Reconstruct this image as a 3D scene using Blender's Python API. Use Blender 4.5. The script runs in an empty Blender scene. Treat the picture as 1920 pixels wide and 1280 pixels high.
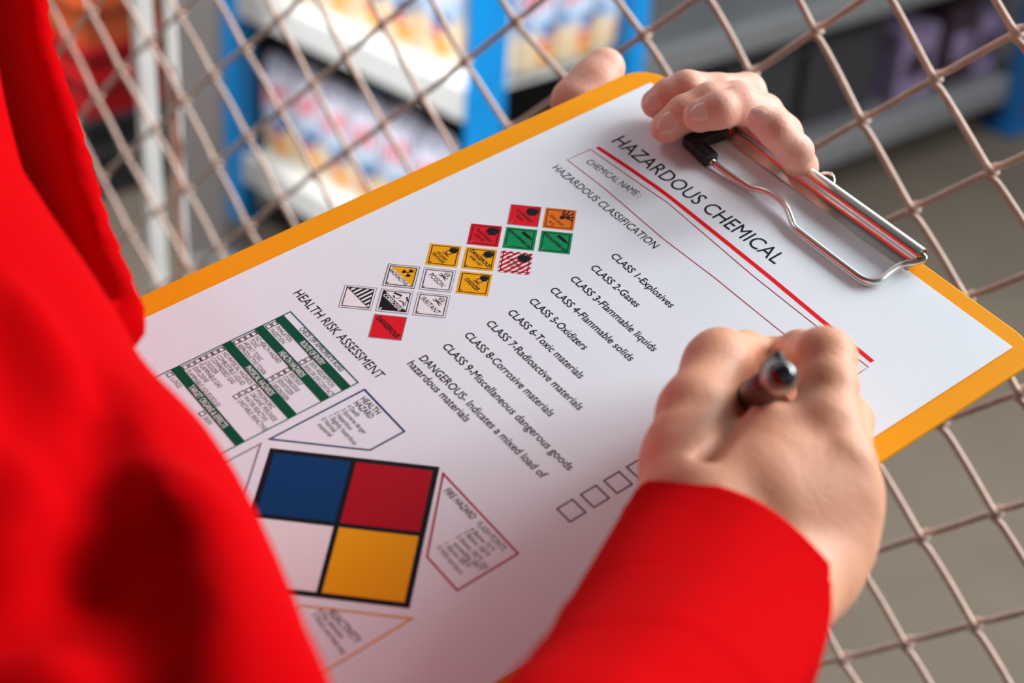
import bpy, bmesh, math, random
import numpy as np
from mathutils import Vector, Matrix
random.seed(7); rng = np.random.RandomState(5)
SC = bpy.context.scene; COL = SC.collection

# ------------------------------------------------------------------ camera
FPX = 3002.76                                    # focal length in pixels of a 1920 wide frame
def rod(r):
    r = np.array(r, float); t = np.linalg.norm(r); k = r/t
    K = np.array([[0,-k[2],k[1]],[k[2],0,-k[0]],[-k[1],k[0],0]])
    return np.eye(3)+math.sin(t)*K+(1-math.cos(t))*K@K
FR = rod([0.47769,0.73762,0.25348])              # fence axes seen from the camera
up = -FR[:,1]/np.linalg.norm(FR[:,1])
yy = np.array([0,0,1.])-up[2]*up; yy /= np.linalg.norm(yy)
RW = np.array([np.cross(yy,up), yy, up])         # camera axes -> world axes
CAM = np.array([0,0,1.55])
def c2w(v): return CAM+RW@np.asarray(v,float)
def ray(px,py): return RW@np.array([(px-960)/FPX,(py-640)/FPX,1.])
def at(px,py,depth): return CAM+ray(px,py)*depth      # point at a distance (m) along the view axis
def on_floor(px,py,z=0.): r = ray(px,py); return CAM+r*((z-CAM[2])/r[2])
def on_plane(px,py,o,n): r = ray(px,py); return CAM+r*(((o-CAM)@n)/(r@n))
cd = bpy.data.cameras.new('camera'); cam = bpy.data.objects.new('camera',cd); COL.objects.link(cam); SC.camera = cam
cd.sensor_width = 36; cd.lens = FPX*36/1920; cd.clip_start = .02; cd.clip_end = 60
Mc = Matrix.Identity(4)
for i in range(3):
    Mc[i][0] = RW[i][0]; Mc[i][1] = -RW[i][1]; Mc[i][2] = -RW[i][2]; Mc[i][3] = CAM[i]
cam.matrix_world = Mc
cd.dof.use_dof = True; cd.dof.focus_distance = .632; cd.dof.aperture_fstop = 6.4; cd.dof.aperture_blades = 9

# ------------------------------------------------------------------ world, light, exposure
W = bpy.data.worlds.new('world'); SC.world = W; W.use_nodes = True
W.node_tree.nodes['Background'].inputs[0].default_value = (.80,.88,1,1)
W.node_tree.nodes['Background'].inputs[1].default_value = .5
def area(name,loc,target,size,power,color):
    l = bpy.data.lights.new(name,'AREA'); l.shape = 'RECTANGLE'; l.size = size[0]; l.size_y = size[1]; l.energy = power; l.color = color
    o = bpy.data.objects.new(name,l); COL.objects.link(o); o.location = loc
    o.rotation_euler = (Vector(target)-Vector(loc)).to_track_quat('-Z','Y').to_euler(); return o
area('daylight_opening',(2.3,1.25,2.5),(0.1,.6,1.2),(1.7,1.5),144,(.93,.97,1))
area('added_board_fill',(.85,1.5,2.05),(0.05,.6,1.25),(.7,.5),8,(1,.985,.96))  # added fill close above the board, not a lamp of the place
sk = area('added_rack_fill',(-1.3,1.9,3.0),(.1,3.2,0.3),(2.0,.9),56,(.96,.98,1)); sk.data.spread = math.radians(100)  # added unseen light that brightens the rack and aisle
SC.view_settings.view_transform = 'Standard'; SC.view_settings.look = 'None'
SC.view_settings.gamma = 1; SC.view_settings.use_curve_mapping = False
SC.view_settings.exposure = 0.14

# ------------------------------------------------------------------ helpers
def srgb(r,g,b):
    f = lambda c: (c/255/12.92) if c/255 <= .04045 else ((c/255+.055)/1.055)**2.4
    return (f(r),f(g),f(b),1)
def mat(name,color,rough=.5,metal=0,bump=0,scale=200,var=0,sss=0,sheen=0,spec=.5,coat=0):
    m = bpy.data.materials.new(name); m.use_nodes = True; nt = m.node_tree; b = nt.nodes['Principled BSDF']
    b.inputs['Base Color'].default_value = color; b.inputs['Roughness'].default_value = rough
    b.inputs['Metallic'].default_value = metal; b.inputs['Specular IOR Level'].default_value = spec
    b.inputs['Coat Weight'].default_value = coat
    if sss:
        b.inputs['Subsurface Weight'].default_value = sss; b.inputs['Subsurface Radius'].default_value = (1,.35,.2); b.inputs['Subsurface Scale'].default_value = .004
    if sheen: b.inputs['Sheen Weight'].default_value = sheen
    tc = nt.nodes.new('ShaderNodeTexCoord')
    n = nt.nodes.new('ShaderNodeTexNoise'); n.inputs['Scale'].default_value = scale; n.inputs['Detail'].default_value = 5
    nt.links.new(tc.outputs['Object'],n.inputs['Vector'])
    if var:
        hs = nt.nodes.new('ShaderNodeMixRGB'); hs.blend_type = 'MULTIPLY'; hs.inputs[0].default_value = 1
        hs.inputs[1].default_value = color
        cr = nt.nodes.new('ShaderNodeValToRGB'); cr.color_ramp.elements[0].position = .3; cr.color_ramp.elements[1].position = .7
        cr.color_ramp.elements[0].color = (1-var,1-var,1-var,1); cr.color_ramp.elements[1].color = (1,1,1,1)
        nt.links.new(n.outputs['Fac'],cr.inputs[0]); nt.links.new(cr.outputs[0],hs.inputs[2]); nt.links.new(hs.outputs[0],b.inputs['Base Color'])
    if bump:
        bp_ = nt.nodes.new('ShaderNodeBump'); bp_.inputs['Strength'].default_value = bump; bp_.inputs['Distance'].default_value = .0006
        nt.links.new(n.outputs['Fac'],bp_.inputs['Height']); nt.links.new(bp_.outputs[0],b.inputs['Normal'])
    return m
def tag(o,label=None,cat=None,group=None,kind=None):
    if label: o['label'] = label
    if cat: o['category'] = cat
    if group: o['group'] = group
    if kind: o['kind'] = kind
    return o
def empty(name,loc=(0,0,0),M=None):
    o = bpy.data.objects.new(name,None); COL.objects.link(o); o.empty_display_size = .05
    if M is not None: o.matrix_world = M
    else: o.location = loc
    return o
def mesh(name,V,F,m=None,parent=None,smooth=False,S=1.):
    me = bpy.data.meshes.new(name); me.from_pydata([tuple(float(c)*S for c in v) for v in V],[],[tuple(int(i) for i in f) for f in F]); me.update()
    if smooth: me.polygons.foreach_set('use_smooth',[True]*len(me.polygons))
    if m: me.materials.append(m)
    o = bpy.data.objects.new(name,me); COL.objects.link(o)
    if parent: o.parent = parent
    return o
def bmobj(name,bm,m,parent=None,smooth=False):
    me = bpy.data.meshes.new(name); bmesh.ops.recalc_face_normals(bm,faces=bm.faces[:]); bm.to_mesh(me); bm.free()
    if smooth: me.polygons.foreach_set('use_smooth',[True]*len(me.polygons))
    if m: me.materials.append(m)
    o = bpy.data.objects.new(name,me); COL.objects.link(o)
    if parent: o.parent = parent
    return o
def box(bm,c,s,M=None,bev=0):
    r = bmesh.ops.create_cube(bm,size=1); vs = r['verts']
    for v in vs: v.co = Vector((v.co.x*s[0]+c[0],v.co.y*s[1]+c[1],v.co.z*s[2]+c[2]))
    if bev:
        es = list({e for v in vs for e in v.link_edges}); rr = bmesh.ops.bevel(bm,geom=es,offset=bev,segments=2,affect='EDGES',profile=.5); vs = list(set(rr['verts'])|{v for v in vs if v.is_valid})
    if M is not None:
        for v in vs:
            if v.is_valid: v.co = M@v.co
    return vs
def catmull(P,n=8,closed=False):
    P = [np.array(p,float) for p in P]; out = []
    N = len(P)
    for i in range(N if closed else N-1):
        g = lambda k: P[k%N] if closed else P[min(max(k,0),N-1)]
        p0,p1,p2,p3 = g(i-1),g(i),g(i+1),g(i+2)
        for k in range(n):
            t = k/n; out.append(.5*((2*p1)+(-p0+p2)*t+(2*p0-5*p1+4*p2-p3)*t*t+(-p0+3*p1-3*p2+p3)*t**3))
    if not closed: out.append(P[-1])
    return out
def tube(P,r,seg=8,cap=True,closed=False):
    P = [np.array(p,float) for p in P]; n = len(P); V = []; F = []
    rr = r if hasattr(r,'__len__') else [r]*n
    up_ = None
    for i in range(n):
        a = P[(i-1)%n] if (closed or i) else P[0]; b = P[(i+1)%n] if (closed or i < n-1) else P[-1]
        t = b-a; t /= np.linalg.norm(t)+1e-12
        if up_ is None:
            up_ = np.cross(t,[0,0,1.]) if abs(t[2]) < .9 else np.cross(t,[1.,0,0])
        up_ = up_-(up_@t)*t; up_ /= np.linalg.norm(up_); s = np.cross(t,up_)
        for k in range(seg):
            a_ = 2*math.pi*k/seg; V.append(P[i]+rr[i]*(math.cos(a_)*up_+math.sin(a_)*s))
    for i in range(n if closed else n-1):
        j = (i+1)%n
        for k in range(seg): F.append((i*seg+k,i*seg+(k+1)%seg,j*seg+(k+1)%seg,j*seg+k))
    if cap and not closed: F.append(tuple(range(seg))[::-1]); F.append(tuple((n-1)*seg+k for k in range(seg)))
    return V,F
def join(parts):
    V = []; F = []
    for v,f in parts:
        o = len(V); V += list(v); F += [tuple(i+o for i in q) for q in f]
    return V,F
# signed distance modelling with surface nets ---------------------------------------------------
class Field:
    def __init__(s,lo,hi,h):
        s.lo = np.array(lo,float); s.h = h; s.n = np.ceil((np.array(hi)-s.lo)/h).astype(int)+1
        s.D = np.full(s.n,1e3,np.float32)
    def blk(s,lo,hi):
        a = np.clip(np.floor((lo-s.lo)/s.h).astype(int),0,s.n); b = np.clip(np.ceil((hi-s.lo)/s.h).astype(int)+1,0,s.n)
        return a,b,[ (s.lo[i]+s.h*np.arange(a[i],b[i])).astype(np.float32) for i in range(3)]
    def comb(s,sl,d,k,op='u'):
        D = s.D[sl]
        if op == 'u':
            if k > 0:
                hh = np.clip(.5+.5*(D-d)/k,0,1); s.D[sl] = D*(1-hh)+d*hh-k*hh*(1-hh)
            else: s.D[sl] = np.minimum(D,d)
        else:
            hh = np.clip(.5-.5*(D+d)/k,0,1); s.D[sl] = D*(1-hh)+(-d)*hh+k*hh*(1-hh)
    def cap(s,a,b,r1,r2,k=2.,op='u',flat=None):
        a = np.array(a,float); b = np.array(b,float); R = max(r1,r2)+k*1.5+2*s.h
        A,B,(x,y,z) = s.blk(np.minimum(a,b)-R,np.maximum(a,b)+R)
        if (B <= A).any(): return s
        X = x[:,None,None]; Y = y[None,:,None]; Z = z[None,None,:]
        ba = b-a; L = ba@ba+1e-12
        t = np.clip(((X-a[0])*ba[0]+(Y-a[1])*ba[1]+(Z-a[2])*ba[2])/L,0,1)
        dx = X-a[0]-t*ba[0]; dy = Y-a[1]-t*ba[1]; dz = Z-a[2]-t*ba[2]
        q = dx*dx+dy*dy+dz*dz
        if flat is not None:      # (direction, factor): section squashed along direction
            d_,f_ = flat; d_ = np.array(d_,float); d_ /= np.linalg.norm(d_); c = dx*d_[0]+dy*d_[1]+dz*d_[2]; q = q+c*c*(f_*f_-1)
        s.comb((slice(A[0],B[0]),slice(A[1],B[1]),slice(A[2],B[2])),np.sqrt(q)-(r1+(r2-r1)*t),k,op); return s
    def chain(s,P,k=2.,op='u',flat=None):
        for p,q in zip(P[:-1],P[1:]): s.cap(p[0],q[0],p[1],q[1],k,op,flat)
        return s
    def merge(s,o,k): s.comb((slice(None),)*3,o.D,k); return s
    def like(s):
        f = Field.__new__(Field); f.lo = s.lo; f.h = s.h; f.n = s.n; f.D = np.full(s.n,1e3,np.float32); return f
    def net(s):
        D = s.D; I = D < 0; nx,ny,nz = D.shape
        c = np.zeros((nx-1,ny-1,nz-1),np.int8)
        for i in (0,1):
            for j in (0,1):
                for k in (0,1): c += I[i:nx-1+i,j:ny-1+j,k:nz-1+k]
        act = (c > 0)&(c < 8); idx = -np.ones(act.shape,np.int64); Q = np.argwhere(act); idx[act] = np.arange(len(Q))
        acc = np.zeros((len(Q),3)); cnt = np.zeros(len(Q))
        cor = [(i,j,k) for i in (0,1) for j in (0,1) for k in (0,1)]
        for a in cor:
            for ax in range(3):
                if a[ax]: continue
                b = list(a); b[ax] = 1
                da = D[Q[:,0]+a[0],Q[:,1]+a[1],Q[:,2]+a[2]]; db = D[Q[:,0]+b[0],Q[:,1]+b[1],Q[:,2]+b[2]]
                m = (da < 0) != (db < 0); t = np.where(m,da/(da-db+1e-20),0)
                p = np.array(a,float)[None]+t[:,None]*np.eye(3)[ax]
                acc[m] += p[m]; cnt[m] += 1
        V = s.lo+s.h*(Q+acc/cnt[:,None]); F = []
        for ax in range(3):
            u,v = (ax+1)%3,(ax+2)%3
            sl0 = [slice(1,None)]*3; sl0[ax] = slice(0,None)
            sh = list(D.shape); A0 = [slice(None)]*3; A1 = [slice(None)]*3; A0[ax] = slice(0,-1); A1[ax] = slice(1,None)
            ch = I[tuple(A0)] != I[tuple(A1)]; E = np.argwhere(ch)
            ok = (E[:,u] > 0)&(E[:,v] > 0)&(E[:,u] < idx.shape[u])&(E[:,v] < idx.shape[v])&(E[:,ax] < idx.shape[ax]); E = E[ok]
            eu = np.eye(3,dtype=int)[u]; ev = np.eye(3,dtype=int)[v]
            g = lambda O: idx[O[:,0],O[:,1],O[:,2]]
            q = np.stack([g(E-eu-ev),g(E-ev),g(E),g(E-eu)],1)
            ins = I[E[:,0],E[:,1],E[:,2]]; q[~ins] = q[~ins][:,::-1]; F.append(q)
        F = np.concatenate(F); F = F[(F >= 0).all(1)]
        return V,F
def relax(V,F,n,lam=.5):
    E = np.concatenate([F[:,[0,1]],F[:,[1,2]],F[:,[2,3]],F[:,[3,0]]]); deg = np.bincount(E.ravel(),minlength=len(V)).astype(float)+1e-9
    for it in range(n):
        for l in (lam,-lam*1.04):
            S_ = np.zeros_like(V)
            for c in range(3):
                S_[:,c] = np.bincount(E[:,0],V[E[:,1],c],len(V))+np.bincount(E[:,1],V[E[:,0],c],len(V))
            V = V+l*(S_/deg[:,None]-V)
    return V

# ------------------------------------------------------------------ board frame: X page right, Y page up, Z off the page; millimetres, origin at the sheet's top left corner
PR = rod([-0.73474063,0.34311428,0.8733101]); PT = np.array([62.79682,-117.31477,725.95613])
BW = np.array([RW@PR[:,0],-(RW@PR[:,1]),-(RW@PR[:,2])]).T      # board axes in the world
BO = c2w(PT/1000)
def b2w(p): return BO+BW@(np.asarray(p,float)/1000)
def P(px,py,h):            # board coordinates of what stands h mm above the sheet
    r = np.array([(px-960)/FPX,(py-640)/FPX,1.]); n = PR[:,2]; d = (PT@n-h)/(r@n); X = PR.T@(r*d-PT); return np.array([X[0],-X[1],h])
MB = Matrix.Identity(4)
for i in range(3):
    for j in range(3): MB[i][j] = BW[i][j]
    MB[i][3] = BO[i]

# ------------------------------------------------------------------ materials
M_concrete = mat('concrete',srgb(98,87,73),.85,bump=.4,scale=3.2,var=.22)
M_wall = mat('wall_paint',srgb(112,108,106),.9,var=.2,scale=2)
M_white_steel = mat('white_steel',srgb(226,226,222),.45,var=.08,scale=30)
M_rust = mat('rust',srgb(166,112,88),.8,var=.4,scale=60)
M_blue_steel = mat('blue_steel',srgb(0,146,222),.45,var=.1,scale=20)
M_deep_blue = mat('deep_blue_steel',srgb(0,84,140),.45,var=.1,scale=20)
M_grey_steel = mat('grey_steel',srgb(122,122,122),.45,var=.1,scale=10)
M_dark = mat('dark_backing',srgb(52,50,52),.8,var=.2,scale=8)
M_wire = mat('fence_wire',srgb(222,190,172),.6,metal=0,var=.25,scale=180,bump=.3)
M_orange = mat('orange_plastic',srgb(255,166,8),.6,bump=.02,scale=900,spec=.12)
M_paper = mat('paper',srgb(238,247,255),.75,bump=.06,scale=1600)
M_ink = mat('black_ink',srgb(22,22,32),.7,spec=.15)
M_green_ink = mat('dark_green_ink',srgb(0,84,58),.7,spec=.15); M_teal = mat('teal_ink',srgb(0,110,104),.7,spec=.15)
M_red_ink = mat('red_ink',srgb(240,8,24),.7,spec=.15); M_lred = mat('label_red',srgb(228,20,40),.7,spec=.15); M_crim = mat('crimson_ink',srgb(178,8,34),.7,spec=.15)
M_lor = mat('label_orange',srgb(240,122,28),.7,spec=.15); M_lgr = mat('label_green',srgb(0,150,88),.7,spec=.15); M_lye = mat('label_yellow',srgb(250,178,8),.7,spec=.15)
M_blue_ink = mat('blue_ink',srgb(0,62,116),.7,spec=.15); M_white_ink = mat('white_ink',srgb(244,244,248),.7,spec=.15); M_grey_ink = mat('grey_ink',srgb(150,150,165),.7,spec=.15)
M_chrome = mat('chrome',(.82,.79,.74,1),.28,metal=1); M_black = mat('black_plastic',srgb(28,28,30),.4,bump=.1,scale=500)
M_skin = mat('skin',(.85,.41,.25,1),.5,bump=.35,scale=520,var=.08,sss=.2,spec=.35)
M_nail = mat('nail',(.95,.62,.54,1),.25)
M_skin_lit = mat('lit_skin',(.88,.48,.36,1),.5,bump=.35,scale=520,var=.06,sss=.2,spec=.35)  # holding hand: pinker skin with its stronger light put into the colour
M_red = mat('red_fabric',srgb(196,0,6),1,bump=.5,scale=1500,spec=.04)
M_gloss = mat('glossy_black',srgb(20,20,26),.08,spec=.9,coat=1)
M_pen = mat('pen_barrel',srgb(98,72,72),.28,spec=.6)
M_crate_o = mat('orange_crate_plastic',srgb(214,92,40),.5,var=.15,scale=20); M_crate_r = mat('red_crate_plastic',srgb(196,14,22),.5,var=.15,scale=20)
M_drum = mat('dark_drum_steel',srgb(46,48,44),.5,var=.3,scale=12)

# ------------------------------------------------------------------ setting
bm = bmesh.new(); box(bm,(0,3,-.05),(12,12,.1)); tag(bmobj('floor',bm,M_concrete),kind='structure')
bm = bmesh.new(); box(bm,(0,8.05,1.5),(12,.1,3.2)); tag(bmobj('wall_back',bm,M_wall),kind='structure')

M_light_block = mat('light_block_grey',srgb(120,116,112),.9,var=.1,scale=2)  # grey for the added panels that hold back world light
bm = bmesh.new(); box(bm,(0,-1.25,1.4),(6,.1,2.8)); tag(bmobj('light_block_rear',bm,M_light_block),kind='structure')  # unseen panel added behind the camera to block light from there
bm = bmesh.new(); box(bm,(-3.05,-.1,1.4),(.1,2.4,2.8)); tag(bmobj('light_block_left',bm,M_light_block),kind='structure')  # unseen panel added at the left to block world light
bm = bmesh.new(); box(bm,(0,-.02,2.85),(6.2,2.56,.1)); tag(bmobj('light_block_top',bm,M_light_block),kind='structure')  # unseen panel added overhead, cuts the sky light reaching the sheet

# ------------------------------------------------------------------ chain link fence
FS = .080; FASP = .902; FT = np.array([2.25231,-1.39556,10.29908])
KN = [(0,0,1622,222),(1,0,1752,146),(2,0,1896,65),(0,1,1714,390),(1,1,1850,322),(0,2,1820,552),(0,3,1901,737),(-1,3,1770,790),(-1,4,1864,959),(-2,4,1732,1006),(-2,5,1828,1172),(-3,5,1702,1206),(-4,5,1588,1238),(0,-1,1530,57),(-1,-1,1413,130),(-2,-2,1218,55),(-1,-2,1330,-10)]
KN += [(a-8,b-5,x,y) for a,b,x,y in [(0,0,461,88),(-1,0,398,133),(-2,0,349,182),(-4,0,237,289),(-5,0,190,330),(1,0,527,40),(-1,1,471,252),(0,1,527,204),(1,1,589,157),(2,1,644,106),(2,2,724,230),(3,2,786,186),(5,2,961,47),(-2,1,404,304),(-3,1,352,353),(-3,2,413,465),(-2,2,465,428),(-5,1,244,433),(-4,-1,182,180),(-3,-1,227,125),(-4,-2,130,62),(-5,-1,141,232)]]
FW = np.array([RW@FR[:,0],RW@FR[:,1],RW@FR[:,2]]).T; FO = c2w(FT*FS)
KU = []; KD = []
for a,b,x,y in KN:                                # how far the sagging mesh strays from a regular one
    u = np.array([(a+b)*.5,(b-a)*.5*FASP]); r = np.array([(x-960)/FPX,(y-640)/FPX,1.]); d = (FT@FR[:,2])/(r@FR[:,2]); X = FR.T@(r*d-FT)
    KU.append(u); KD.append(X[:2]-u)
KU = np.array(KU); KD = np.array(KD)
def fence_pt(u,v,w=0.):
    d2 = ((KU-[u,v])**2).sum(1); wt = np.exp(-d2/.45)+1e-3/(1+d2); dd = (wt[:,None]*KD).sum(0)/(wt.sum()+.12)
    return FO+FW@np.array([(u+dd[0])*FS,(v+dd[1])*FS,w])
fy = on_floor(1000,900)
fence = empty('chain_link_fence',tuple(FO*[1,1,0]))
tag(fence,'rusty beige chain-link fence of diamond mesh behind the orange clipboard','fence')
wd = .0019
for c in range(-24,14):                            # each zigzag wire hooks its neighbours left and right
    u0 = c*.5; pts = []
    rows = range(-11,36)
    for r_ in rows:
        side = (r_+c) % 2 == 0
        if side: ux = u0; sg = 1
        else: ux = u0+.5; sg = -1
        v = r_*.5*FASP
        s_ = 1 if side else -1
        # approach, hook round, leave
        pts.append(fence_pt(ux+sg*.06,v-.055,.0015*s_)); pts.append(fence_pt(ux-sg*.015,v-.012,.0028*s_)); pts.append(fence_pt(ux-sg*.015,v+.014,-.0028*s_)); pts.append(fence_pt(ux+sg*.06,v+.055,-.0015*s_))
        nsg = .5*(1 if side else -1)
        pts.append(fence_pt(ux+nsg*.5,v+.25*FASP,-.0008*s_))
    pts = [p-np.array(fence.location) for p in catmull(pts,3)]
    pts = [p for p in pts if p[2] > .01]
    V,F = tube(pts,wd,7); mesh('wire',V,F,M_wire,fence,True)

# ------------------------------------------------------------------ white posts behind the fence
fn = -FW[:,2] if (FW[:,2]@ray(960,640)) < 0 else FW[:,2]       # away from the camera
fnh = np.array([fn[0],fn[1],0]); fnh /= np.linalg.norm(fnh)
fdh = np.array([FW[0,0],FW[1,0],0]); fdh /= np.linalg.norm(fdh)
def post(name,pxl,pxr,back,label,rust):
    o = FO+fnh*back; a = on_plane(pxl,250,o,fnh); b = on_plane(pxr,250,o,fnh); c = (a+b)/2; dep = (RW.T@(c-CAM))[2]; w = (pxr-pxl)/FPX*dep*.76; c = c*[1,1,0]
    e = empty(name,tuple(c)); e.rotation_euler = (0,0,.55)
    bm = bmesh.new(); box(bm,(0,0,1.0),(w,w*.8,2.0),bev=.002); bmobj('tube',bm,M_white_steel,e)
    bm = bmesh.new(); box(bm,(0,0,.004),(w*2.2,w*2.2,.008),bev=.001); bmobj('base_plate',bm,M_white_steel,e)
    bm = bmesh.new(); box(bm,(0,0,2.004),(w*1.05,w*1.05,.008),bev=.002); bmobj('cap',bm,M_white_steel,e)
    for z,hh in rust:
        z0 = z; V = []; F = []; n = 9                        # ragged rust stains standing a hair off the paint
        ring = [(-.5+.1*random.random(),z0+hh*(i/(n-1)-.5)) for i in range(n)]
        for i in range(n): V += [(-w*(.5+.0),-w*.4-.0003,ring[i][1]),(w*(.05+.4*random.random()*math.sin(math.pi*i/(n-1))),-w*.4-.0003,ring[i][1])]
        for i in range(n-1): F.append((2*i,2*i+1,2*i+3,2*i+2))
        mesh('rust_stain',V,F,M_rust,e)
    tag(e,label,'post'); return e
post('steel_post',256,302,.06,'wider white-painted steel post behind the fence, left of the pair',[])
post('steel_post',313,344,.06,'narrow white-painted steel post with rust stains, right of the pair',[(1.30,.05),(1.18,.07),(1.03,.05),(.98,.12),(.85,.14)])

# ------------------------------------------------------------------ rack of bags on the left, end of it turned away at the right
def hdir(p,q):
    n = np.cross(ray(*p),ray(*q)); d = np.cross(n,[0,0,1.]); d /= np.linalg.norm(d); return d if d[0] > 0 else -d
dA = hdir((485,30),(875,213)); OA = on_floor(457,408); nA = np.array([-dA[1],dA[0],0])
if nA@ray(960,640) < 0: nA = -nA
def zA(px,py): return on_plane(px,py,OA,nA)
LA = (zA(908,230)-OA)@dA; zU = zA(600,36)[2]; zL = zA(600,360)[2]
MA = Matrix.Identity(4)
for i in range(3): MA[i][0] = dA[i]; MA[i][1] = nA[i]; MA[i][2] = (0,0,1)[i]; MA[i][3] = (OA[0],OA[1],0)[i]
rackA = empty('storage_rack',M=MA); DA = .385
tag(rackA,'blue-posted rack with white shelves full of small bags behind the fence','shelf')
SH = [zL,zU,zU+(zU-zL)]
for x in (0,LA):
    for y in (0,DA-.03):
        bm = bmesh.new(); box(bm,(x,y,.75),(.062,.04,1.5),bev=.003)
        for k in range(14): box(bm,(x,y-.0205,.12+k*.1),(.012,.002,.04))
        bmobj('upright',bm,M_blue_steel,rackA)
for z in SH:
    bm = bmesh.new(); box(bm,(LA/2,DA/2,z-.008),(LA-.06,DA,.016)); box(bm,(LA/2,-.012,z-.028),(LA-.064,.02,.064),bev=.004); bmobj('shelf',bm,M_white_steel,rackA)
bm = bmesh.new(); box(bm,(LA/2,DA+.02,.75),(LA,.008,1.4)); bmobj('back_panel',bm,M_dark,rackA)
bm = bmesh.new(); box(bm,(-.01,DA/2+.02,.75),(.008,DA-.06,1.4)); bmobj('side_panel',bm,M_dark,rackA)

def bag_mat(name,seed):
    rs = random.Random(seed)
    m = bpy.data.materials.new(name); m.use_nodes = True; nt = m.node_tree; b = nt.nodes['Principled BSDF']; b.inputs['Roughness'].default_value = .35
    tc = nt.nodes.new('ShaderNodeTexCoord'); sep = nt.nodes.new('ShaderNodeSeparateXYZ'); nt.links.new(tc.outputs['Generated'],sep.inputs[0])
    cr = nt.nodes.new('ShaderNodeValToRGB'); nt.links.new(sep.outputs['Z'],cr.inputs[0]); e = cr.color_ramp.elements
    stops = [(0,(236,232,214)),(.16,(246,214,170)),(.30,(250,226,190)),(.42,(190,214,240)),(.62,(236,236,248)),(.8,(214,212,228)),(1,(205,205,222))]
    e[0].position = 0; e[0].color = srgb(*stops[0][1]); e[1].position = 1; e[1].color = srgb(*stops[-1][1])
    for p,c in stops[1:-1]:
        q = e.new(p); q.color = srgb(*c)
    last = cr.outputs[0]
    def spot(cx,cz,rx,rz,col,ang=0):
        nonlocal last
        mp = nt.nodes.new('ShaderNodeMapping'); mp.vector_type = 'TEXTURE'; mp.inputs['Location'].default_value = (cx,0,cz); mp.inputs['Rotation'].default_value = (0,ang,0); mp.inputs['Scale'].default_value = (rx,1e3,rz)
        nt.links.new(tc.outputs['Generated'],mp.inputs[0]); ln = nt.nodes.new('ShaderNodeVectorMath'); ln.operation = 'LENGTH'; nt.links.new(mp.outputs[0],ln.inputs[0])
        lt = nt.nodes.new('ShaderNodeMath'); lt.operation = 'LESS_THAN'; lt.inputs[1].default_value = 1; nt.links.new(ln.outputs['Value'],lt.inputs[0])
        mx = nt.nodes.new('ShaderNodeMixRGB'); nt.links.new(lt.outputs[0],mx.inputs[0]); nt.links.new(last,mx.inputs[1]); mx.inputs[2].default_value = srgb(*col); last = mx.outputs[0]
    for k in range(4): spot(.22+.19*k,.60+.02*k,.06,.105,(232,60,84))           # tall red strokes
    spot(.72,.36,.2,.06,(20,96,176)); spot(.62,.25,.18,.035,(226,40,70)); spot(.70+.1*rs.random(),.14,.2,.07,(255,160,20)); spot(.2,.4,.14,.04,(120,170,224))
    for k in range(3): spot(.3+.2*k,.86,.05,.03,(96,110,140))
    nt.links.new(last,b.inputs['Base Color']); return m
BAGM = [bag_mat('bag_print',s) for s in (1,2)]
def bag_mesh(w,d,h,seed):
    rs = random.Random(seed); bm = bmesh.new(); nu,nz = 16,10; ring = []
    for j in range(nz+1):
        t = j/nz; th = d/2*(math.sin(math.pi*min(1,.12+t*.9))**.55 if t < .93 else .08); ww = w/2*(1-.06*math.sin(math.pi*t))
        row = []
        for i in range(nu):
            a = 2*math.pi*i/nu; cx = math.copysign(abs(math.cos(a))**.6,math.cos(a)); cy = math.copysign(abs(math.sin(a))**.7,math.sin(a))
            row.append(bm.verts.new((ww*cx+.002*rs.uniform(-1,1),max(th,.004)*cy,h*t-(.018*abs(math.cos(a))**3 if j == nz else 0))))
        ring.append(row)
    for j in range(nz):
        for i in range(nu): bm.faces.new((ring[j][i],ring[j][(i+1)%nu],ring[j+1][(i+1)%nu],ring[j+1][i]))
    bm.faces.new(ring[0][::-1]); bm.faces.new(ring[-1]); return bm
bw = .098; bagA = None
names = ['farthest left','second from the left','third from the left','fourth from the left','fifth from the left','sixth from the left','seventh from the left','eighth from the left','ninth from the left','tenth from the left']
def put_bag(loc,ang,label,group,sz=1.):
    global bagA
    if bagA is None:
        bagA = bmobj('powder_bag',bag_mesh(bw*.98,.06,.235,3),BAGM[0],None,True); o = bagA
    else:
        o = bagA.copy(); COL.objects.link(o)
    o.location = loc; o.rotation_euler = (0,0,ang); o.scale = (sz,sz,sz); tag(o,label,'bag',group); return o
angA = math.atan2(dA[1],dA[0]); nb = int((LA-.08)/bw)
for lvl,(z,nm) in enumerate(((zL,'lower'),(zU,'upper'))):
    for k in range(nb):
        p = OA*[1,1,0]+dA*(.085+k*bw)+nA*(.045+.008*rng.rand())
        put_bag((p[0],p[1],z),angA+.06*rng.uniform(-1,1),'white powder bag with red strokes, %s on the %s white shelf'%(names[k%10],nm),'powder bags on the %s shelf'%nm,1+.05*rng.uniform(-1,1))
dB = hdir((1552,333),(1861,217)); angB = math.atan2(dB[1],dB[0])
nE = np.array([-dB[1],dB[0],0])
if nE@ray(960,640) < 0: nE = -nE
for k in range(3):
    for z,nm in ((zL,'lower'),(zU,'upper')):
        p = OA*[1,1,0]+dA*(LA-.035)+nA*(.13+k*.098)
        put_bag((p[0],p[1],z),angA+math.pi/2,'powder bag facing the rack end on the %s shelf, %s from the post'%(nm,('first','second','third','fourth')[k]),'powder bags at the rack end',1.0)

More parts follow.
